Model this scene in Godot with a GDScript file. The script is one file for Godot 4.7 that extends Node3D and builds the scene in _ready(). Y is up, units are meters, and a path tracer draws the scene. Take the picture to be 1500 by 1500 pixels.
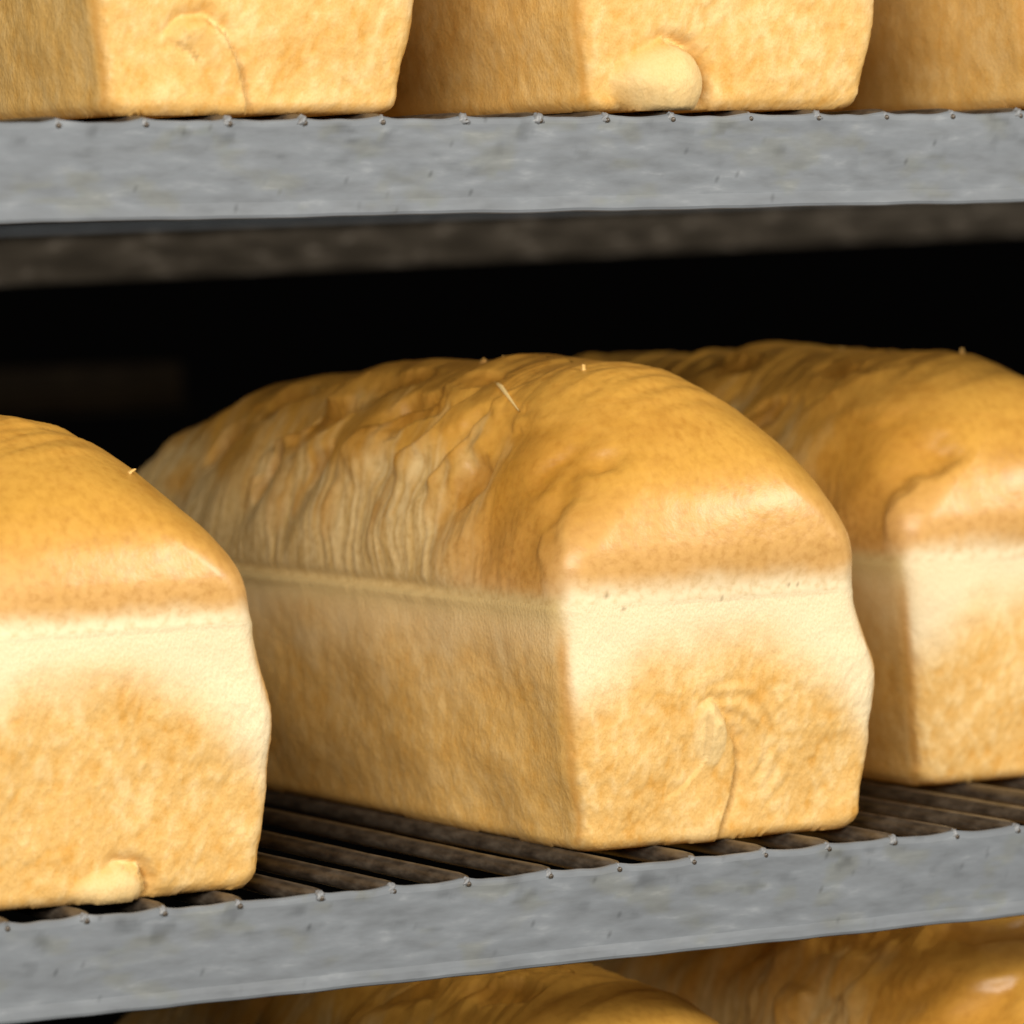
extends Node3D
# Tin loaves cooling on the wire shelves of a bakery rack, seen close from the front left.
# x runs along the shelf rail, y is up, z comes out of the rack towards the viewer; metres.

const SHELF_STEP := 0.281     # middle shelf to upper shelf
const LOW_STEP := 0.243       # middle shelf to the one below it
var noise_a := FastNoiseLite.new()
var noise_b := FastNoiseLite.new()
var noise_cell := FastNoiseLite.new()
var used := {}
var base_mat: StandardMaterial3D
var dome_mat: StandardMaterial3D
var flake_mat: StandardMaterial3D

func _ready() -> void:
	# ---- camera
	var cam := Camera3D.new()
	cam.name = "camera"
	add_child(cam)
	var attr := CameraAttributesPhysical.new()
	attr.frustum_focal_length = 114.29
	attr.frustum_focus_distance = 1.83
	attr.exposure_aperture = 7.0
	cam.attributes = attr
	cam.fov = 11.98785
	cam.near = 0.05
	cam.far = 60.0
	cam.transform = Transform3D(Basis(Vector3(0.87140, -0.0220, 0.4900), Vector3(0.0478, 0.9980, -0.0403), Vector3(-0.4882, 0.0586, 0.8708)).orthonormalized(), Vector3(-0.8776, 0.2409, 1.5714))
	# ---- surroundings: an unlit room
	var env := Environment.new()
	env.background_mode = Environment.BG_COLOR
	env.background_color = Color(0.012, 0.011, 0.010)
	env.tonemap_mode = Environment.TONE_MAPPER_LINEAR
	env.tonemap_exposure = 1.04
	env.sdfgi_enabled = true
	env.ssao_enabled = true
	env.ssil_enabled = true
	var we := WorldEnvironment.new()
	we.name = "world_environment"
	we.environment = env
	add_child(we)
	# ---- light: one broad lamp of the bakery, front right and above, and a weak one to the left
	area_light("key_light", Vector3(1.35, 1.05, 1.75), Vector3(0.08, 0.09, -0.1), Vector2(0.62, 0.5), 5.3, Color(1.0, 0.97, 0.92))
	area_light("fill_light", Vector3(-1.5, 0.9, 1.85), Vector3(0.05, 0.08, -0.1), Vector2(1.1, 0.9), 8.6, Color(1.0, 0.965, 0.91))
	noise_a.seed = 11
	noise_a.noise_type = FastNoiseLite.TYPE_SIMPLEX
	noise_a.fractal_type = FastNoiseLite.FRACTAL_NONE
	noise_a.frequency = 1.0
	noise_b.seed = 23
	noise_b.noise_type = FastNoiseLite.TYPE_SIMPLEX
	noise_b.fractal_type = FastNoiseLite.FRACTAL_FBM
	noise_b.fractal_octaves = 3
	noise_b.frequency = 1.0
	noise_cell.seed = 5
	noise_cell.noise_type = FastNoiseLite.TYPE_CELLULAR
	noise_cell.cellular_return_type = FastNoiseLite.RETURN_DISTANCE
	noise_cell.frequency = 1.0
	make_materials()
	build_rack()
	build_loaves()

func area_light(called: String, from: Vector3, to: Vector3, size: Vector2, energy: float, tint: Color) -> void:
	var l := AreaLight3D.new()
	l.name = called
	l.area_size = size
	l.light_energy = energy
	l.light_color = tint
	l.shadow_enabled = true
	l.area_range = 8.0
	add_child(l)
	l.look_at_from_position(from, to)

# ---------------------------------------------------------------- helpers
func numbered(called: String) -> String:
	if not used.has(called):
		used[called] = 0
		return called
	used[called] += 1
	return "%s_%03d" % [called, used[called]]

func tag(o: Node, label: String, category: String, group := "") -> void:
	o.set_meta("label", label)
	o.set_meta("category", category)
	if group:
		o.set_meta("group", group)

func thing(called: String, label: String, category: String, at: Vector3, group := "") -> Node3D:
	var o := Node3D.new()
	o.name = numbered(called)
	add_child(o)
	o.position = at
	tag(o, label, category, group)
	return o

func part(called: String, m: Mesh, mat: Material, parent: Node, at := Vector3.ZERO) -> MeshInstance3D:
	var o := MeshInstance3D.new()
	o.name = called
	o.mesh = m
	if mat:
		o.material_override = mat
	o.position = at
	parent.add_child(o, true)
	return o

func noise_tex(sd: int, freq: float, ramp: Array, type := FastNoiseLite.TYPE_SIMPLEX, oct := 4, size := 512, gain := 0.5) -> NoiseTexture2D:
	var n := FastNoiseLite.new()
	n.seed = sd
	n.noise_type = type
	n.frequency = freq
	n.fractal_octaves = oct
	n.fractal_gain = gain
	if type == FastNoiseLite.TYPE_CELLULAR:
		n.cellular_return_type = FastNoiseLite.RETURN_DISTANCE
	var t := NoiseTexture2D.new()
	t.width = size
	t.height = size
	t.seamless = true
	t.noise = n
	if ramp.size():
		var g := Gradient.new()
		var offs := PackedFloat32Array()
		var cols := PackedColorArray()
		for r in ramp:
			offs.append(r[0])
			cols.append(r[1])
		g.offsets = offs
		g.colors = cols
		t.color_ramp = g
	return t

func lin(r: float, g: float, b: float) -> Color:
	return Color(r, g, b).linear_to_srgb()

func make_materials() -> void:
	base_mat = StandardMaterial3D.new()
	base_mat.resource_name = "baked_side_crust"
	base_mat.vertex_color_use_as_albedo = true
	base_mat.roughness = 0.62
	base_mat.metallic_specular = 0.35
	base_mat.uv1_triplanar = true
	base_mat.uv1_scale = Vector3(12, 9, 12)
	base_mat.albedo_texture = noise_tex(3, 0.06, [[0.0, lin(0.86, 0.80, 0.68)], [0.36, lin(0.96, 0.945, 0.91)], [0.62, lin(1, 1, 1)], [1.0, lin(1, 1, 1)]], FastNoiseLite.TYPE_SIMPLEX, 4, 1024, 0.6)
	base_mat.heightmap_enabled = true
	base_mat.heightmap_scale = 0.024
	base_mat.heightmap_texture = noise_tex(7, 0.045, [], FastNoiseLite.TYPE_CELLULAR, 2, 1024, 0.5)
	flake_mat = StandardMaterial3D.new()
	flake_mat.resource_name = "dried_dough"
	flake_mat.albedo_color = lin(0.62, 0.38, 0.11)
	flake_mat.roughness = 0.6
	dome_mat = StandardMaterial3D.new()
	dome_mat.resource_name = "golden_top_crust"
	dome_mat.vertex_color_use_as_albedo = true
	dome_mat.roughness = 0.39
	dome_mat.metallic_specular = 0.5
	dome_mat.uv1_triplanar = true
	dome_mat.uv1_scale = Vector3(8, 8, 8)
	dome_mat.albedo_texture = noise_tex(9, 0.02, [[0.0, lin(0.78, 0.71, 0.60)], [0.45, lin(0.94, 0.925, 0.90)], [0.7, lin(1, 1, 1)], [1.0, lin(1, 1, 1)]], FastNoiseLite.TYPE_SIMPLEX, 4, 1024, 0.55)
	dome_mat.heightmap_enabled = true
	dome_mat.heightmap_scale = 0.009
	dome_mat.heightmap_texture = noise_tex(17, 0.025, [], FastNoiseLite.TYPE_SIMPLEX, 5, 1024, 0.6)

# ---------------------------------------------------------------- the rack
func box_mesh(size: Vector3, bevel: float) -> ArrayMesh:
	# a bar with chamfered long edges (along x)
	var h := size * 0.5
	var b := bevel
	var prof := PackedVector2Array([Vector2(h.z, -h.y + b), Vector2(h.z, h.y - b), Vector2(h.z - b * 0.3, h.y - b * 0.3), Vector2(h.z - b, h.y), Vector2(-h.z + b, h.y), Vector2(-h.z, h.y - b), Vector2(-h.z, -h.y + b), Vector2(-h.z + b, -h.y), Vector2(h.z - b, -h.y), Vector2(h.z - b * 0.3, -h.y + b * 0.3)])
	var st := SurfaceTool.new()
	st.begin(Mesh.PRIMITIVE_TRIANGLES)
	var n := prof.size()
	for i in n:
		var p := prof[i]
		var q := prof[(i + 1) % n]
		var a := Vector3(-h.x, p.y, p.x)
		var c := Vector3(h.x, p.y, p.x)
		var e := Vector3(h.x, q.y, q.x)
		var d := Vector3(-h.x, q.y, q.x)
		for v in [a, e, c, a, d, e]:
			st.add_vertex(v)
		for sx in [-1.0, 1.0]:
			var o := Vector3(sx * h.x, 0, 0)
			var u := Vector3(sx * h.x, p.y, p.x)
			var w := Vector3(sx * h.x, q.y, q.x)
			for v in ([o, w, u] if sx > 0 else [o, u, w]):
				st.add_vertex(v)
	st.generate_normals()
	return st.commit()

func rail_mesh(x0: float, x1: float, knobs: Array, sd: int) -> ArrayMesh:
	# flat galvanised bar: top edge dips a little between the welds, lower edge nearly straight, slight dents
	var prof := [Vector2(0.0, -0.0354), Vector2(0.0006, -0.0350), Vector2(0.0010, -0.0340), Vector2(0.0006, -0.0315)]
	for i in 16:
		prof.append(Vector2(0.0, -0.0295 + i * 0.0018))
	prof.append_array([Vector2(-0.0004, -0.0006), Vector2(-0.0012, 0.0), Vector2(-0.0030, 0.0), Vector2(-0.0036, -0.0006), Vector2(-0.0036, -0.0346), Vector2(-0.0030, -0.0354)])
	var nx := int((x1 - x0) / 0.0015)
	var np := prof.size()
	# grease below the welds, rubbed edges, dragged scuffs and a few burnt specks
	var wear := func(v: Vector3) -> Color:
		var k := 1.0
		var o := sd * 40.0
		k *= 1.0 - 0.30 * smoothstep(0.25, 0.75, noise_b.get_noise_2d(v.x * 34.0 + o, v.y * 60.0)) * smoothstep(-0.030, -0.006, v.y)
		k *= 1.0 + 0.30 * smoothstep(0.20, 0.65, noise_b.get_noise_2d(v.x * 16.0 + o, v.y * 110.0 + 50.0))
		k *= 1.0 - 0.45 * smoothstep(0.93, 0.98, noise_a.get_noise_2d(v.x * 150.0 + o, v.y * 150.0))
		k *= 1.0 + 0.28 * smoothstep(-0.0315, -0.0345, v.y + 0.001 * noise_a.get_noise_1d(v.x * 90.0)) + 0.25 * smoothstep(-0.0014, -0.0002, v.y)
		var warm := 0.06 * smoothstep(0.1, 0.6, noise_b.get_noise_2d(v.x * 22.0 + o, v.y * 40.0 + 90.0))
		return Color(k, k * (1.0 - 0.4 * warm), k * (1.0 - 2.0 * warm))
	var P := PackedVector3Array()
	for i in nx + 1:
		var x := lerpf(x0, x1, float(i) / nx)
		var near := 1.0
		for k in knobs:
			near = minf(near, absf(x - k))
		var dip := -0.0003 * smoothstep(0.002, 0.012, near) + 0.0006 * exp(-near * near / 0.000012)
		dip += noise_a.get_noise_2d(x * 60.0 + sd * 9.0, 0.0) * 0.00025
		var low := noise_a.get_noise_2d(x * 25.0 + sd * 31.0, 5.0) * 0.00025
		for j in np:
			var p: Vector2 = prof[j]
			var f := (p.y + 0.0354) / 0.0354
			var z := p.x + noise_a.get_noise_3d(x * 14.0, p.y * 30.0, sd) * 0.0004
			P.append(Vector3(x, p.y + dip * f * f * f + low * (1.0 - f), z))
	var st := SurfaceTool.new()
	st.begin(Mesh.PRIMITIVE_TRIANGLES)
	st.set_smooth_group(-1)
	for i in nx:
		for j in np:
			var a := P[i * np + j]
			var b := P[(i + 1) * np + j]
			var c := P[(i + 1) * np + (j + 1) % np]
			var d := P[i * np + (j + 1) % np]
			for v in [a, c, b, a, d, c]:
				st.set_color(wear.call(v))
				st.add_vertex(v)
	st.generate_normals()
	return st.commit()

func rod_mesh(length: float, r: float, sd: int) -> ArrayMesh:
	# a round wire from z = 0 going back, baked dark, very slightly uneven
	var st := SurfaceTool.new()
	st.begin(Mesh.PRIMITIVE_TRIANGLES)
	st.set_smooth_group(0)
	var rows := [[0.0006, 0.0], [0.0006, 0.18], [0.0004, 0.26], [-0.0010, 0.36], [-0.004, 0.9], [-0.010, 1.0]]
	var n := 24
	for i in range(1, n + 1):
		rows.append([-0.010 - (length - 0.010) * i / n, 1.0])
	rows.append([-length - 0.001, 0.0])
	var m := 12
	for i in rows.size() - 1:
		for k in m:
			var q := []
			for ii in [i, i + 1]:
				for kk in [k, (k + 1) % m]:
					var z: float = rows[ii][0]
					var rr: float = rows[ii][1] * r * (1.0 + 0.05 * noise_a.get_noise_2d(z * 60.0, sd * 7.0))
					var an: float = TAU * kk / m
					q.append(Vector3(cos(an) * rr + 0.0006 * noise_a.get_noise_2d(z * 8.0, sd * 3.0), sin(an) * rr, z))
			for v in [q[0], q[3], q[1], q[0], q[2], q[3]]:
				st.add_vertex(v)
	st.generate_normals()
	return st.commit()

func bead_mesh(sd: int) -> ArrayMesh:
	# a small uneven weld bead
	var st := SurfaceTool.new()
	st.begin(Mesh.PRIMITIVE_TRIANGLES)
	st.set_smooth_group(0)
	var rows := 10
	var m := 14
	var at := func(i: int, k: int) -> Vector3:
		var th := PI * i / rows
		var ph := TAU * (k % m) / m
		var d := Vector3(sin(th) * cos(ph), cos(th), sin(th) * sin(ph))
		var s := 1.0 + 0.28 * noise_a.get_noise_3d(d.x * 1.7 + sd * 13.0, d.y * 1.7, d.z * 1.7)
		var p := d * s
		var wide := 1.0 + 0.9 * smoothstep(0.3, -0.8, d.y)
		return Vector3(p.x * 0.0016 * wide, p.y * 0.0020, p.z * 0.0018)
	for i in rows:
		for k in m:
			var a: Vector3 = at.call(i, k)
			var b: Vector3 = at.call(i, k + 1)
			var c: Vector3 = at.call(i + 1, k + 1)
			var d: Vector3 = at.call(i + 1, k)
			for v in [a, b, c, a, c, d]:
				st.add_vertex(v)
	st.generate_normals()
	return st.commit()

func build_rack() -> void:
	var steel := StandardMaterial3D.new()
	steel.resource_name = "galvanised_steel"
	steel.vertex_color_use_as_albedo = true
	steel.metallic = 0.0
	steel.metallic_specular = 0.4
	steel.roughness = 0.75
	steel.uv1_triplanar = true
	steel.uv1_scale = Vector3(2.4, 8.0, 2.4)
	steel.albedo_texture = noise_tex(41, 0.012, [[0.0, lin(0.120, 0.133, 0.150)], [0.35, lin(0.146, 0.162, 0.183)], [0.55, lin(0.155, 0.173, 0.196)], [0.75, lin(0.172, 0.191, 0.215)], [1.0, lin(0.235, 0.256, 0.282)]], FastNoiseLite.TYPE_SIMPLEX, 6, 1024, 0.5)
	steel.roughness_texture = noise_tex(43, 0.02, [[0.0, Color(0.72, 0.72, 0.72)], [1.0, Color(1, 1, 1)]], FastNoiseLite.TYPE_SIMPLEX, 4, 512)
	steel.heightmap_enabled = true
	steel.heightmap_scale = 0.012
	steel.heightmap_texture = noise_tex(45, 0.03, [], FastNoiseLite.TYPE_SIMPLEX, 5, 512)
	var weld := StandardMaterial3D.new()
	weld.resource_name = "weld_metal"
	weld.albedo_color = lin(0.19, 0.20, 0.215)
	weld.metallic = 0.1
	weld.roughness = 0.5
	var wire := StandardMaterial3D.new()
	wire.resource_name = "oil_baked_wire"
	wire.metallic = 0.2
	wire.roughness = 0.38
	wire.metallic_specular = 0.5
	wire.uv1_triplanar = true
	wire.uv1_scale = Vector3(20, 20, 5)
	wire.albedo_texture = noise_tex(51, 0.02, [[0.0, lin(0.020, 0.015, 0.011)], [0.45, lin(0.060, 0.047, 0.036)], [0.7, lin(0.10, 0.082, 0.064)], [1.0, lin(0.13, 0.108, 0.085)]], FastNoiseLite.TYPE_SIMPLEX, 5, 512, 0.6)
	wire.heightmap_enabled = true
	wire.heightmap_scale = 0.03
	wire.heightmap_texture = wire.albedo_texture
	var mid := [-0.2347, -0.2035, -0.1733, -0.1427, -0.1128, -0.0797, -0.0502, -0.0188, 0.0161, 0.0462, 0.0787, 0.1109, 0.1398, 0.1704, 0.1993, 0.2286, 0.2594]
	var top := [-0.2380, -0.2065, -0.1755, -0.142, -0.109, -0.079, -0.047, -0.013, 0.0187, 0.0474, 0.0762, 0.1104, 0.1412, 0.1722, 0.2033, 0.235, 0.2660]
	for i in 13:
		mid.append(0.2594 + 0.0309 * (i + 1) + 0.0008 * noise_a.get_noise_1d(i * 3.7))
		top.append(0.2660 + 0.0309 * (i + 1) + 0.0008 * noise_a.get_noise_1d(i * 5.1))
	var rods := []
	for i in 4:
		rods.append(rod_mesh(0.60, 0.0035, i + 1))
	var beads := []
	for i in 5:
		beads.append(bead_mesh(i + 1))
	for s in [[mid, 0.0, "grey steel wire shelf under the three whole loaves, dark rods behind a scuffed front rail", 1], [top, SHELF_STEP, "upper grey steel wire shelf crossing the picture above the dark gap", 2]]:
		var t := thing("wire_shelf", s[2], "shelf", Vector3(0, s[1], 0), "wire shelves of the bakery rack")
		part("front_rail", rail_mesh(-0.34, 0.66, s[0], s[3]), steel, t)
		part("rear_rail", box_mesh(Vector3(1.0, 0.020, 0.0036), 0.0008), wire, t, Vector3(0.16, -0.016, -0.590))
		for i in s[0].size():
			part("rod", rods[(i * 7 + s[3]) % 4], wire, t, Vector3(s[0][i], -0.0015, 0))
			var b := part("weld_bead", beads[(i * 3 + s[3]) % 5], weld, t, Vector3(s[0][i], -0.0007, -0.0015))
			b.rotation.y = 0.4 * noise_a.get_noise_2d(i * 9.3, s[3])
			b.scale = Vector3.ONE * (1.0 + 0.25 * noise_a.get_noise_2d(i * 5.3, s[3] + 4.0))
	# the rack's own rails far behind, out of focus
	var dull := StandardMaterial3D.new()
	dull.resource_name = "dull_steel"
	dull.metallic = 0.3
	dull.roughness = 0.55
	dull.uv1_triplanar = true
	dull.uv1_scale = Vector3(3, 12, 3)
	dull.albedo_texture = noise_tex(61, 0.012, [[0.0, lin(0.07, 0.058, 0.044)], [0.5, lin(0.10, 0.085, 0.065)], [0.75, lin(0.14, 0.12, 0.095)], [1.0, lin(0.4, 0.36, 0.31)]], FastNoiseLite.TYPE_SIMPLEX, 4, 512)
	var worn := dull.duplicate()
	worn.resource_name = "worn_steel"
	worn.albedo_texture = noise_tex(63, 0.012, [[0.0, lin(0.035, 0.028, 0.020)], [0.5, lin(0.068, 0.056, 0.041)], [0.8, lin(0.12, 0.10, 0.078)], [1.0, lin(0.4, 0.36, 0.31)]], FastNoiseLite.TYPE_SIMPLEX, 4, 512)
	var r := thing("rack_rail", "dark blurred steel rail behind, just below the upper shelf rail", "rail", Vector3(0.69, 0.2347, -1.125), "rear rails of the rack")
	r.basis = Basis(Vector3.UP, 0.353) * Basis(Vector3.BACK, 0.0134)
	part("web", box_mesh(Vector3(2.3, 0.029, 0.004), 0.001), worn, r)
	part("lip", box_mesh(Vector3(2.3, 0.003, 0.016), 0.001), steel, r, Vector3(0, 0.0162, 0.006))
	var r2 := thing("rack_rail", "faint blurred dark rail low behind the gap between the left and middle loaves", "rail", Vector3(0.50, 0.120, -2.000), "rear rails of the rack")
	var black := dull.duplicate()
	black.resource_name = "blackened_steel"
	black.metallic = 0.0
	black.metallic_specular = 0.1
	black.albedo_color = Color(0.30, 0.265, 0.215)
	part("web", box_mesh(Vector3(0.64, 0.034, 0.006), 0.002), black, r2)
	part("lip", box_mesh(Vector3(0.64, 0.004, 0.020), 0.001), black, r2, Vector3(0, -0.0192, 0.008))

# ---------------------------------------------------------------- the loaves
func spec(d: Dictionary) -> Dictionary:
	var s := {"hw": 0.0645, "L": 0.42, "H": 0.182, "rim": 0.095, "seed": 0.0, "fine": 1.0, "creases": [], "swirl": [], "peak": 0.5, "bloom": 1.0, "taper": 0.88, "lean": 0.07, "tail": 0.0, "pinch": 0.85, "lobes": [], "petals": [], "specks": []}
	s.merge(d, true)
	return s

func build_loaves() -> void:
	var G := "tin loaves on the wire shelves"
	var list := [
		spec({"at": Vector3(0.1075, 0.002, -0.024), "seed": 1.0, "lobes": [[-0.0072, 0.0425, 0.0058, 0.0125, 0.0011]], "specks": [[-0.0535, 0.0985, 0.0015], [-0.0465, 0.0930, 0.0013], [-0.0440, 0.0945, 0.0008], [-0.004, 0.0945, 0.0009], [0.026, 0.0985, 0.0012], [0.030, 0.0980, 0.0009]], "flakes": [Vector3(-0.017, 0.1834, -0.1554), Vector3(-0.0186, 0.1832, -0.1343), Vector3(-0.0229, 0.1807, -0.0634)], "petals": [[-0.229, 0.068, 0.48, 0.026, 0.012, 0.0070], [-0.154, 0.075, 0.40, 0.029, 0.0125, 0.0070], [-0.287, 0.092, 0.55, 0.030, 0.010, 0.0040], [-0.082, 0.044, 0.80, 0.018, 0.009, 0.0028], [-0.212, 0.049, 0.75, 0.017, 0.008, 0.0030], [-0.318, 0.062, 0.9, 0.024, 0.011, 0.0036], [-0.118, 0.098, 0.2, 0.022, 0.007, 0.0022], [-0.190, 0.100, 0.25, 0.028, 0.008, 0.0030], [-0.258, 0.044, 1.0, 0.018, 0.009, 0.0028], [-0.030, 0.048, 1.2, 0.016, 0.007, 0.0016]], "label": "whole golden tin loaf in the middle of the picture, pointed dough fold on its front", "swirl": [0.001, 0.034],
			"creases": [[[[-0.0183, 0.0448], [-0.0135, 0.053], [-0.0082, 0.0556], [-0.0022, 0.0483], [0.0031, 0.0387], [0.0048, 0.0293], [0.0026, 0.0162], [-0.0013, 0.0072], [-0.0034, -0.0019]], 0.0028, 0.020, 0.0022, 0.0048]]}),
		spec({"at": Vector3(-0.160, 0.002, -0.016), "seed": 2.0, "pinch": 0.60, "lean": 0.30, "flakes": [Vector3(0.0316, 0.1536, -0.0318)], "H": 0.170, "rim": 0.098, "taper": 0.96, "label": "golden loaf cut by the left edge, broad pale band under its domed top",
			"lobes": [[0.0050, 0.0040, 0.0105, 0.0078, 0.0048]], "creases": [[[[-0.001, 0.0125], [0.0055, 0.0133], [0.0145, 0.0115], [0.0172, 0.0066], [0.0165, 0.0006]], 0.0, 0.01, 0.0050, 0.0040]]}),
		spec({"at": Vector3(0.3275, 0.002, -0.121), "seed": 3.0, "tail": 0.65, "flakes": [Vector3(-0.004, 0.18, -0.1431), Vector3(-0.004, 0.1758, -0.2089), Vector3(0.0037, 0.174, -0.0605)], "petals": [[-0.190, 0.090, 0.35, 0.032, 0.013, 0.0050], [-0.262, 0.085, 0.4, 0.028, 0.012, 0.0050], [-0.130, 0.060, 0.8, 0.020, 0.009, 0.0030], [-0.320, 0.085, 0.6, 0.028, 0.012, 0.0045], [-0.10, 0.10, 0.2, 0.026, 0.009, 0.0026]], "H": 0.177, "label": "golden loaf cut by the right edge, set back deeper on the shelf"}),
		spec({"at": Vector3(-0.0925, SHELF_STEP + 0.002, -0.010), "hw": 0.0605, "seed": 4.0, "fine": 0.85, "bloom": 0.45, "label": "loaf on the upper shelf with a curled spiral fold at its foot",
			"creases": [[[[-0.0375, 0.0246], [-0.0367, 0.0286], [-0.0312, 0.0335], [-0.0218, 0.0347], [-0.0133, 0.0291], [-0.0086, 0.0201], [-0.0056, 0.0115], [-0.0032, -0.001]], 0.0036, 0.013, 0.0030, 0.0034]]}),
		spec({"at": Vector3(0.1055, SHELF_STEP + 0.002, -0.008), "hw": 0.063, "seed": 5.0, "fine": 0.85, "bloom": 0.45, "label": "loaf on the upper shelf with a rounded knob of dough low on its front",
			"lobes": [[-0.0275, 0.0105, 0.0145, 0.0140, 0.0115]], "creases": [[[[-0.0400, 0.0240], [-0.03, 0.0262], [-0.0190, 0.0224], [-0.0132, 0.0137], [-0.0118, 0.0059], [-0.0135, 0.0004]], 0.0, 0.01, 0.0060, 0.0045]]}),
		spec({"at": Vector3(0.312, SHELF_STEP + 0.002, -0.010), "seed": 6.0, "fine": 0.7, "label": "loaf at the upper right corner showing only its shaded tan side"}),
		spec({"at": Vector3(0.098, -LOW_STEP - 0.001, -0.030), "seed": 7.0, "petals": [[-0.16, 0.085, 0.4, 0.035, 0.013, 0.0045], [-0.10, 0.10, 0.3, 0.030, 0.010, 0.0040], [-0.22, 0.09, 0.5, 0.03, 0.012, 0.005], [-0.27, 0.08, 0.7, 0.03, 0.012, 0.005]], "fine": 0.8, "label": "golden rounded loaf top just under the lower rail, nearer the picture's middle"}),
		spec({"at": Vector3(0.300, -LOW_STEP + 0.003, -0.034), "seed": 8.0, "petals": [[-0.12, 0.085, 0.4, 0.035, 0.013, 0.0045], [-0.06, 0.10, 0.3, 0.030, 0.010, 0.0040], [-0.19, 0.07, 0.6, 0.03, 0.014, 0.005], [-0.16, 0.115, 0.25, 0.03, 0.010, 0.004]], "fine": 0.8, "H": 0.19, "label": "wrinkled golden loaf top in the lower right corner under the rail"}),
	]
	var glosses := []
	for k in 5:
		var gm: StandardMaterial3D = dome_mat.duplicate()
		gm.roughness = lerpf(0.56, 0.42, k / 4.0)
		gm.metallic_specular = lerpf(0.36, 0.55, k / 4.0)
		glosses.append(gm)
	var made := []
	made.resize(list.size())
	var job := WorkerThreadPool.add_group_task(func(i: int) -> void: made[i] = loaf_arrays(list[i]), list.size(), -1, true)
	WorkerThreadPool.wait_for_group_task_completion(job)
	for i in list.size():
		var s: Dictionary = list[i]
		var t := thing("bread_loaf", s.label, "bread loaf", s.at, G)
		var m := ArrayMesh.new()
		m.add_surface_from_arrays(Mesh.PRIMITIVE_TRIANGLES, made[i][0])
		part("side_crust", m, base_mat, t)
		var m2 := ArrayMesh.new()
		for k in made[i].size() - 1:
			m2.add_surface_from_arrays(Mesh.PRIMITIVE_TRIANGLES, made[i][k + 1])
			m2.surface_set_material(k, glosses[k])
		part("top_crust", m2, null, t)
		for k in s.get("flakes", []).size():
			var at := skin(made[i][5], s.flakes[k])
			var fl := part("crust_flake", flake_mesh(i * 5 + k), flake_mat, t, at[0])
			fl.basis = Basis(Quaternion(Vector3.UP, at[1])) * Basis(Vector3.UP, 1.3 * k + i)
	# a loose sliver on the middle loaf
	var path := []
	for k in 3:
		var a := skin(made[0][5], Vector3(-0.0345, 0.1763, -0.1119).lerp(Vector3(-0.0484, 0.1641, -0.0652), k / 2.0))
		path.append(a[0] + a[1] * (0.0014 if k != 1 else 0.0030))
	var sl := thing("dough_sliver", "thin pale sliver of dried dough lying on top of the middle loaf", "crumb", list[0].at + path[0])
	var pale := flake_mat.duplicate()
	pale.resource_name = "pale_dough"
	pale.albedo_color = lin(0.80, 0.60, 0.26)
	part("sliver", sliver_mesh(path), pale, sl)

func skin(arr: Array, near: Vector3) -> Array:
	# the point of a crust nearest to a place, and which way it faces
	var V: PackedVector3Array = arr[Mesh.ARRAY_VERTEX]
	var best := 0
	var bd := 1.0
	for i in V.size():
		var d := V[i].distance_squared_to(near)
		if d < bd:
			bd = d
			best = i
	return [V[best], (arr[Mesh.ARRAY_NORMAL] as PackedVector3Array)[best]]

func flake_mesh(sd: int) -> ArrayMesh:
	# a curled chip of crust standing on its edge, a few millimetres
	var st := SurfaceTool.new()
	st.begin(Mesh.PRIMITIVE_TRIANGLES)
	st.set_smooth_group(-1)
	var P := []
	for side in [-1.0, 1.0]:
		for i in 5:
			for j in 3:
				var u := i / 4.0 - 0.5
				var v := j / 2.0
				var w := 1.0 - 0.6 * v + 0.3 * noise_a.get_noise_2d(sd * 5.1 + i, j * 1.3)
				P.append(Vector3(u * 0.0036 * w, v * 0.0022 * (1.0 + 0.5 * noise_a.get_noise_2d(i * 0.9, sd * 3.3)) - 0.0008, side * 0.0005 * (1.0 - 0.5 * v) + 0.004 * u * u + 0.001 * v * v))
	var f := func(a: int, b: int, c: int) -> void:
		for q in [a, b, c]:
			st.add_vertex(P[q])
	for i in 4:
		for j in 2:
			var a := i * 3 + j
			f.call(a, a + 3, a + 4)
			f.call(a, a + 4, a + 1)
			var b := a + 15
			f.call(b, b + 4, b + 3)
			f.call(b, b + 1, b + 4)
		var t := i * 3 + 2
		f.call(t, t + 3, t + 18)
		f.call(t, t + 18, t + 15)
	for j in 2:
		f.call(j, j + 1, j + 16)
		f.call(j, j + 16, j + 15)
		var e := 12 + j
		f.call(e, e + 16, e + 1)
		f.call(e, e + 15, e + 16)
	st.generate_normals()
	return st.commit()

func sliver_mesh(path: Array) -> ArrayMesh:
	var st := SurfaceTool.new()
	st.begin(Mesh.PRIMITIVE_TRIANGLES)
	st.set_smooth_group(0)
	var n := path.size()
	var ring := func(i: int, k: int) -> Vector3:
		var dir: Vector3 = (path[mini(i + 1, n - 1)] - path[maxi(i - 1, 0)]).normalized()
		var a := dir.cross(Vector3.UP).normalized()
		var b := a.cross(dir)
		var r := 0.0011 * (1.0 - 0.45 * absf(i / (n - 1.0) - 0.6)) * (0.25 if i == 0 or i == n - 1 else 1.0)
		return path[i] - path[0] + a * cos(TAU * (k % 6) / 6.0) * r + b * sin(TAU * (k % 6) / 6.0) * r * 0.8
	for i in n - 1:
		for k in 6:
			var a: Vector3 = ring.call(i, k)
			var b: Vector3 = ring.call(i, k + 1)
			var c: Vector3 = ring.call(i + 1, k + 1)
			var d: Vector3 = ring.call(i + 1, k)
			for v in [a, c, b, a, d, c]:
				st.add_vertex(v)
	st.generate_normals()
	return st.commit()

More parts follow.
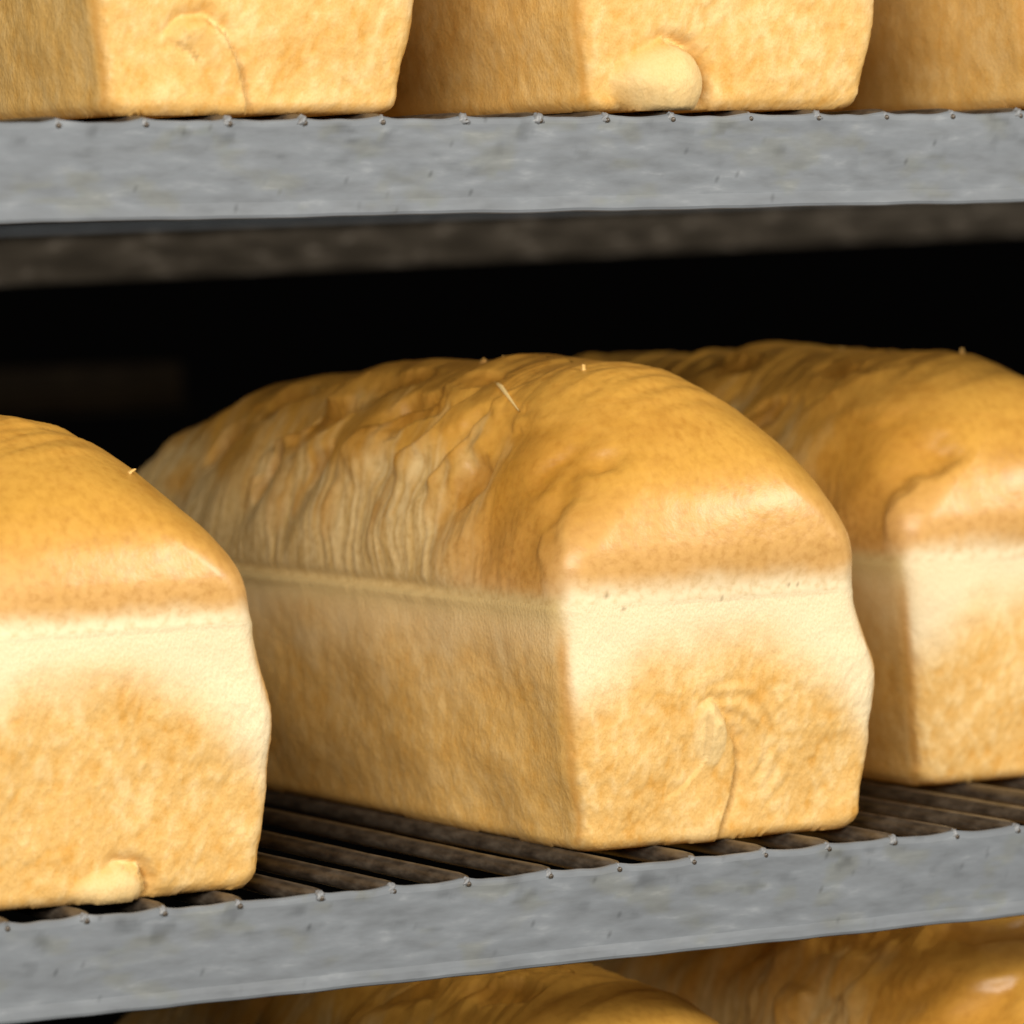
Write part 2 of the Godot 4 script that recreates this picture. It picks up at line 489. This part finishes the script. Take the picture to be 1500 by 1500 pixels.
func knot(x: float, xs: Array, ys: Array) -> float:
	if x <= xs[0]:
		return ys[0]
	for i in range(1, xs.size()):
		if x <= xs[i]:
			var f: float = (x - xs[i - 1]) / (xs[i] - xs[i - 1])
			return lerpf(ys[i - 1], ys[i], f * f * (3.0 - 2.0 * f))
	return ys[-1]

func loaf_arrays(s: Dictionary) -> Array:
	var sd: float = s.seed * 17.3
	var hw0: float = s.hw
	var L: float = s.L
	var rim: float = s.rim
	var rise: float = s.H - rim
	var k: float = s.fine
	# perimeter: how many steps on each stretch, from the left end of the front, counter-clockwise seen from above
	var nf := int(112 * k)
	var nc := int(14 * k)
	var nr := int(56 * k)
	var nb := int(30 * k)
	var nl := int(300 * k)
	var seg := PackedInt32Array()
	var fr := PackedFloat32Array()
	for q in [[0, nf], [1, nc], [2, nr], [3, 8], [4, nb], [5, 8], [6, nl], [7, nc]]:
		for i in q[1]:
			seg.append(q[0])
			fr.append(float(i) / q[1])
	var n := seg.size()
	# rows from the middle of the bottom to the ridge
	var rows := []          # [kind, value]
	for v in [0.02, 0.5, 0.9]:
		rows.append([0, v])
	for i in 6:
		rows.append([1, i / 6.0])
	var np := int(84 * k)
	for i in np:
		rows.append([2, float(i) / np])
	var rim_row := rows.size()
	var nd := int(96 * k)
	for i in nd + 1:
		rows.append([3, float(i) / nd])
	var R := rows.size()
	var P := PackedVector3Array()
	P.resize(R * n)
	var eb := 0.006
	for j in R:
		var kind: int = rows[j][0]
		var v: float = rows[j][1]
		var y := 0.0
		var hw := hw0
		var zf := 0.0
		var zb := -L
		var r := 0.0085
		var cx := 0.0
		var ph := 0.0
		var bulge := 0.0
		if kind == 0:
			hw = (hw0 - eb) * v
			zf = -eb - (1.0 - v) * (hw0 - eb)
			zb = -L + eb + (1.0 - v) * (hw0 - eb)
			r = 0.0085 * v
		elif kind == 1:
			var a := v * PI / 2
			y = eb * (1.0 - cos(a))
			hw = hw0 - eb * (1.0 - sin(a))
			zf = -eb * (1.0 - sin(a))
			zb = -L - zf
		else:
			y = lerpf(eb, rim, v) if kind == 2 else rim
			var w: float = v if kind == 2 else 1.0
			var out := 0.0075 * sin(w * PI * 0.5)
			bulge = 0.003 * w
			hw = hw0 + knot(w, [0.0, 0.35, 0.65, 1.0], [0.0, 0.0045, lerpf(0.0052, 0.0070, s.pinch), lerpf(0.0042, 0.0030, s.pinch)])
			cx = knot(w, [0.0, 0.55, 1.0], [0.0, 0.0010, -0.0060 * s.pinch])
			zf = out * 0.7
			zb = -L - out
			r = lerpf(0.0070, 0.011, w)
			if kind == 3:
				ph = v * PI / 2
				var lean: float = s.lean
				var pg := lerpf(lean, PI / 2, v)
				var c := pow(maxf(cos(pg) / cos(lean), 0.0), s.taper)
				var sn := pow((sin(pg) - sin(lean)) / (1.0 - sin(lean)), 0.97)
				zf -= 0.085 * (1.0 - c)
				zb += 0.085 * (1.0 - c)
				hw = hw * c
				r = lerpf(0.011, hw * 0.92, smoothstep(0.1, 1.0, sn)) if hw > 0.011 else hw * 0.9
				r = minf(r, hw * 0.98)
				y = rim + rise * sn
				bulge = 0.003 + 0.0110 * smoothstep(-0.1, 0.7, sn) * (1.0 - smoothstep(0.35, 1.0, sn))
		for i in n:
			var f := fr[i]
			var p := Vector3.ZERO
			var mid_z := zf - r
			match seg[i]:
				0: p = Vector3(lerpf(-hw + r, hw - r, f), y, zf)
				1: p = Vector3(hw - r + r * sin(f * PI / 2), y, mid_z + r * cos(f * PI / 2))
				2: p = Vector3(hw, y, lerpf(zf - r, zb + r, f))
				3: p = Vector3(hw - r + r * cos(f * PI / 2), y, zb + r - r * sin(f * PI / 2))
				4: p = Vector3(lerpf(hw - r, -hw + r, f), y, zb)
				5: p = Vector3(-hw + r - r * sin(f * PI / 2), y, zb + r - r * cos(f * PI / 2))
				6: p = Vector3(-hw, y, lerpf(zb + r, zf - r, f))
				7: p = Vector3(-hw + r - r * cos(f * PI / 2), y, mid_z + r * sin(f * PI / 2))
			if seg[i] == 0 or seg[i] == 1 or seg[i] == 7:
				var share := 1.0 if seg[i] == 0 else (cos(f * PI / 2) if seg[i] == 1 else sin(f * PI / 2))
				p.z += bulge * share * share * pow(maxf(0.0, 1.0 - pow((p.x - 0.020) / (hw0 + 0.020), 2.0)), 1.3)
			if kind == 3:
				var along := -p.z / L
				var arch := knot(along, [0.0, 0.12, 0.30, 0.46, 0.66, 0.88, 1.0], [0.97, 0.985, 1.0, 0.97, 0.875, 0.75, 0.67])
				p.y = rim + (p.y - rim) * lerpf(arch, 1.0, s.tail)
			p.x += cx
			P[j * n + i] = p
	var N := grid_normals(P, n, R)
	# relief
	var Q := P.duplicate()
	var C := PackedColorArray()
	C.resize(R * n)
	for j in R:
		var kind: int = rows[j][0]
		for i in n:
			var p := P[j * n + i]
			var nn := N[j * n + i]
			var g := p + Vector3(sd, sd * 0.7, -sd)
			var d := 0.0016 * noise_a.get_noise_3d(g.x * 17.0, g.y * 17.0, g.z * 17.0) + 0.00028 * noise_a.get_noise_3d(g.x * 70.0, g.y * 70.0, g.z * 70.0)
			d *= 0.45 if kind == 3 else lerpf(1.0, 0.45, smoothstep(0.7, 1.0, p.y / rim))
			var blotch := noise_b.get_noise_3d(g.x * 26.0, g.y * 26.0, g.z * 26.0)
			var fine := noise_b.get_noise_3d(g.x * 130.0 + 3.0, g.y * 90.0, g.z * 130.0)
			var front := smoothstep(0.35, 0.9, nn.z)
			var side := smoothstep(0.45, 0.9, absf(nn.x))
			var col: Color
			if kind < 3:
				var h := p.y / rim
				# pebbled skin where the tin touched
				var pebble := noise_a.get_noise_3d(g.x * 330.0, g.y * 200.0, g.z * 330.0)
				var rough_skin := smoothstep(1.0, 0.62, h + 0.18 * blotch)
				d += (0.00024 * pebble * (1.0 - 0.3 * side) + 0.0002 * fine * (1.0 - 0.6 * side)) * rough_skin
				var pale := 0.0
				var fold := 0.0
				d *= smoothstep(-0.02, 0.08, h)
				if front > 0.01:
					var arch_y := 0.84 - 0.42 * pow(absf(p.x) / 0.062, 2.2) * (1.0 if p.x > 0 else 0.55)
					pale = smoothstep(arch_y - 0.17, arch_y + 0.17, h + 0.05 * blotch) * front
					var fr2 := fold_relief(s, p)
					fold = fr2.y
					d += front * fr2.x
					if s.swirl.size():
						var q := Vector2(p.x - s.swirl[0], p.y - s.swirl[1])
						var rr := q.length()
						var an := q.angle()
						if an > -0.9 and an < 2.6:
							var wv := sin((rr + 0.0022 * blotch - an * 0.0022) * TAU / 0.0068)
							d += 0.0004 * front * wv * smoothstep(0.010, 0.016, rr) * smoothstep(0.034, 0.024, rr) * smoothstep(-0.9, -0.3, an) * smoothstep(2.6, 1.8, an)
				pale = maxf(pale * s.bloom, side * 0.45 * smoothstep(0.50, 1.0, h + 0.15 * blotch))
				# lip where the dough met the rim of the tin
				if side > 0.01:
					var far := smoothstep(-0.05, -0.12, p.z)
					d += side * (0.0003 + 0.0005 * far * (1.0 + 2.0 * blotch)) * smoothstep(0.935, 0.985, h)
				var tan_c := Color(0.650, 0.405, 0.138)
				var deep := Color(0.600, 0.325, 0.078)
				var light := Color(0.720, 0.500, 0.222)
				var m := clampf(0.56 + 0.42 * blotch + 0.55 * fine + 0.16 * pebble, 0.0, 1.0)
				col = deep.lerp(tan_c, smoothstep(0.0, 0.5, m)).lerp(light, smoothstep(0.5, 1.0, m))
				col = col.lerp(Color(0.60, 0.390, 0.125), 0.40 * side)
				col = col.lerp(Color(0.755, 0.628, 0.412), pale)
				if s.lobes.size():
					col = col.lerp(Color(0.700, 0.520, 0.255), clampf(fold / (0.6 * s.lobes[0][4]), 0.0, 0.75) * front)
				# the upright edges brown more
				var edge := exp(-pow((absf(nn.x) - 0.80) / 0.20, 2.0)) * exp(-pow((nn.z - 0.55) / 0.35, 2.0))
				col = col.lerp(Color(0.47, 0.215, 0.032), 0.6 * edge * smoothstep(1.0, 0.75, h))
				col = col.lerp(Color(0.36, 0.16, 0.03), 0.45 * smoothstep(0.05, 0.0, h) * clampf(0.5 + 1.5 * blotch, 0.0, 1.0))
			else:
				var v: float = rows[j][1]
				var up := (p.y - rim) / rise
				var ph := v * PI / 2
				var sidey := smoothstep(-0.002, -0.012, p.z - 0.055 * smoothstep(-0.62, -0.84, -ph) + 0.010 * blotch) * smoothstep(-0.30, -0.50, nn.x + 0.15 * blotch)
				sidey *= smoothstep(0.95 + 0.35 * smoothstep(-0.10, -0.22, p.z), 0.78 + 0.3 * smoothstep(-0.10, -0.22, p.z), ph + 0.25 * blotch)
				sidey = maxf(sidey, smoothstep(-0.06, -0.1, p.z + 0.01 * blotch) * smoothstep(0.3, 0.6, nn.x))
				# torn fibres on the long sides, just above the tin
				var fibre := noise_a.get_noise_3d(g.z * 290.0 + 1.2 * blotch, g.y * 16.0, 2.0)
				var fibre2 := noise_a.get_noise_3d(g.z * 125.0 + 1.0 * blotch, g.y * 10.0, 9.0)
				var band := smoothstep(0.0, 0.12, up) * smoothstep(0.70, 0.25, up + 0.3 * blotch)
				var groove := pow(1.0 - absf(noise_a.get_noise_3d(g.z * 120.0 + 2.0 * blotch, g.y * 14.0 + g.z * 10.0, 4.0)), 7.0)
				d += sidey * band * (0.00030 * fibre + 0.00040 * fibre2) * smoothstep(-0.02, -0.06, p.z + 0.02 * blotch)
				d += sidey * 0.0030 * noise_a.get_noise_3d(g.z * 20.0 - g.y * 14.0, g.y * 9.0, 7.0) * smoothstep(0.0, 0.3, up)
				# overlapping flaps of skin higher up
				var warp := 0.022 * noise_a.get_noise_3d(g.x * 12.0, g.y * 16.0, g.z * 16.0) + 0.003 * noise_a.get_noise_3d(g.x * 45.0, g.y * 45.0, g.z * 45.0)
				var t := (p.z - 0.75 * (p.y - rim) - 0.25 * p.x + warp) / 0.040
				var cell := floorf(t)
				var saw := t - cell
				var amp := clampf(0.55 + 0.9 * noise_a.get_noise_2d(cell * 7.7 + sd, p.y * 14.0), 0.0, 1.0)
				var flap := smoothstep(0.38, 0.66, up + 0.22 * blotch) * smoothstep(-0.045, -0.085, p.z + 0.01 * blotch) * smoothstep(0.45, -0.25, nn.x)
				var ramp := (1.0 - saw) * smoothstep(0.0, 0.22, saw)
				d += flap * amp * 0.0068 * ramp
				var shade := 0.0
				if nn.x < 0.35:
					var U := p.z + 0.006 * blotch + 0.0022 * fine
					var V := ph * 0.085 + 0.004 * noise_a.get_noise_3d(g.x * 40.0, g.y * 40.0, g.z * 40.0) + 0.0015 * fine
					for pe in s.petals:
						var du: float = U - pe[0]
						var dv: float = V - pe[1]
						if absf(du) > 0.06 or absf(dv) > 0.06:
							continue
						var ca := cos(pe[2])
						var sa := sin(pe[2])
						var a: float = (du * ca + dv * sa) / pe[3]
						var b: float = (dv * ca - du * sa) / pe[4]
						var q := a * a + b * b
						if q > 1.7:
							continue
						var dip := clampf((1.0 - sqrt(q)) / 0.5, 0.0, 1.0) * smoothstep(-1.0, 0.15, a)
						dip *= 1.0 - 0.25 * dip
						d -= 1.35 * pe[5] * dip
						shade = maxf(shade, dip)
				# front skin stands a little proud of the torn side
				d += 0.0030 * (1.0 - sidey) * smoothstep(0.02, 0.25, up)
				d += 0.0026 * sidey * smoothstep(0.0, 0.25, up) * smoothstep(-0.06, -0.14, p.z) - 0.0018 * sidey * exp(-pow((up - 0.015) / 0.03, 2.0)) * smoothstep(-0.05, -0.12, p.z)
				# shallow wrinkles across the top
				var crown := smoothstep(0.72, 0.95, up)
				var wr := noise_b.get_noise_3d(g.x * 9.0, 3.0, g.z * 60.0 + g.x * 14.0)
				d += 0.0016 * crown * wr
				# colour of the crust itself
				var gold := Color(0.590, 0.318, 0.058)
				var brown := Color(0.420, 0.190, 0.024)
				var peach := Color(0.620, 0.365, 0.135)
				var cream := Color(0.755, 0.628, 0.412)
				var shred := Color(0.500, 0.350, 0.140)
				var m := clampf(0.35 + 0.75 * blotch + 0.35 * fine, 0.0, 1.0)
				col = gold.lerp(brown, 0.40 * smoothstep(0.35, 0.9, m))
				col = col.lerp(peach, smoothstep(0.58, 0.06, up + 0.08 * blotch) * 0.85)
				col = col.lerp(cream, smoothstep(0.15, 0.0, up + 0.04 * blotch + 0.012 * fine) * s.bloom * (1.0 - 0.55 * side))
				var torn := sidey * smoothstep(0.80, 0.25, up + 0.30 * blotch + 0.18 * fibre2) * smoothstep(-0.045, -0.11, p.z + 0.02 * blotch)
				col = col.lerp(shred.lerp(Color(0.68, 0.53, 0.28), clampf(0.55 + 0.6 * fibre - 0.6 * groove, 0.0, 1.0)), torn * 0.9)
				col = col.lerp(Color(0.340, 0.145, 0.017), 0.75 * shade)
				col = col.lerp(brown, flap * 0.35 * smoothstep(0.34, 0.16, saw) * amp)
				col = col.lerp(Color(0.48, 0.225, 0.028), 0.6 * sidey * (1.0 - torn) * smoothstep(-0.09, -0.05, p.z))
			var rim_c := Color(0.60, 0.45, 0.21).lerp(Color(0.755, 0.628, 0.412), clampf(front * 1.15, 0.0, 1.0) * s.bloom)
			col = col.lerp(rim_c, smoothstep(0.86, 1.0, p.y / rim) if kind < 3 else smoothstep(0.075, 0.0, (p.y - rim) / rise))
			if front > 0.2:
				for sp in s.specks:
					var ds := Vector2(p.x - sp[0], p.y - sp[1]).length()
					col = col.lerp(Color(0.16, 0.11, 0.05), 0.6 * smoothstep(sp[2], sp[2] * 0.4, ds))
			Q[j * n + i] = p + nn * d
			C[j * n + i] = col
	# the bottom stays flat on the wires
	for q in Q.size():
		if Q[q].y < 0.0008:
			Q[q].y = 0.0
	N = grid_normals(Q, n, R)
	var out := [surface_of(Q, N, C, n, 0, rim_row)]
	var cut := [0.0, 0.03, 0.06, 0.10, 0.14, 1.0]
	for b in 5:
		out.append(surface_of(Q, N, C, n, rim_row + int(cut[b] * nd), rim_row + int(cut[b + 1] * nd)))
	return out

func fold_relief(s: Dictionary, p: Vector3) -> Vector2:
	# raised flaps of dough: each a curve, proud on its left and grooved on its right
	var sum := 0.0
	var at := Vector2(p.x, p.y)
	for lo in s.lobes:
		# a knob of dough: round and steep on its right, melting into the face on its left
		var dx: float = at.x - lo[0]
		var dy: float = at.y - lo[1]
		var q: float = pow(dx / (lo[2] * (1.7 if dx < 0.0 else 1.0)), 2.0) + pow(dy / lo[3], 2.0)
		if q < 1.0:
			sum += lo[4] * pow(1.0 - q, 0.55 if dx > 0.0 else lerpf(0.55, 1.3, minf(-dx / lo[2] * 0.6, 1.0)))
	var knob := sum
	for cr in s.creases:
		var pts: Array = cr[0]
		var best := 1.0
		var sgn := 1.0
		var along := 0.0
		for i in pts.size() - 1:
			var a := Vector2(pts[i][0], pts[i][1])
			var b := Vector2(pts[i + 1][0], pts[i + 1][1])
			var q := Geometry2D.get_closest_point_to_segment(at, a, b)
			var dd := q.distance_to(at)
			if dd < best - 0.0000001:
				best = dd
				sgn = signf((b - a).cross(at - a))
				along = (i + (q - a).length() / maxf((b - a).length(), 1e-6)) / (pts.size() - 1)
		var fade := smoothstep(0.0, 0.40, along)
		var wall := lerpf(0.0065, 0.0019, smoothstep(0.1, 0.5, along))
		if sgn < 0.0:
			sum += fade * cr[1] * smoothstep(0.0, wall, best) * exp(-pow(best / cr[2], 2.0))
		else:
			sum -= fade * cr[3] * exp(-pow(best / cr[4], 2.0)) * smoothstep(-0.001, 0.001, best)
	return Vector2(sum, knob)

func grid_normals(P: PackedVector3Array, n: int, R: int) -> PackedVector3Array:
	var N := PackedVector3Array()
	N.resize(P.size())
	for j in R:
		var lo := maxi(j - 1, 0) * n
		var hi := mini(j + 1, R - 1) * n
		var here := j * n
		for i in n:
			var du := P[here + (i + 1) % n] - P[here + (i + n - 1) % n]
			var dv := P[hi + i] - P[lo + i]
			var c := du.cross(dv)
			var l := c.length()
			N[here + i] = c / l if l > 1e-12 else (Vector3.UP if j > R / 2 else Vector3.DOWN)
	return N

func surface_of(P: PackedVector3Array, N: PackedVector3Array, C: PackedColorArray, n: int, from: int, to: int) -> Array:
	var a := []
	a.resize(Mesh.ARRAY_MAX)
	a[Mesh.ARRAY_VERTEX] = P.slice(from * n, (to + 1) * n)
	a[Mesh.ARRAY_NORMAL] = N.slice(from * n, (to + 1) * n)
	a[Mesh.ARRAY_COLOR] = C.slice(from * n, (to + 1) * n)
	var I := PackedInt32Array()
	I.resize((to - from) * n * 6)
	var w := 0
	for j in to - from:
		for i in n:
			var p := j * n + i
			var q := j * n + (i + 1) % n
			var e := q + n
			var f := p + n
			I[w] = p
			I[w + 1] = e
			I[w + 2] = q
			I[w + 3] = p
			I[w + 4] = f
			I[w + 5] = e
			w += 6
	a[Mesh.ARRAY_INDEX] = I
	return a
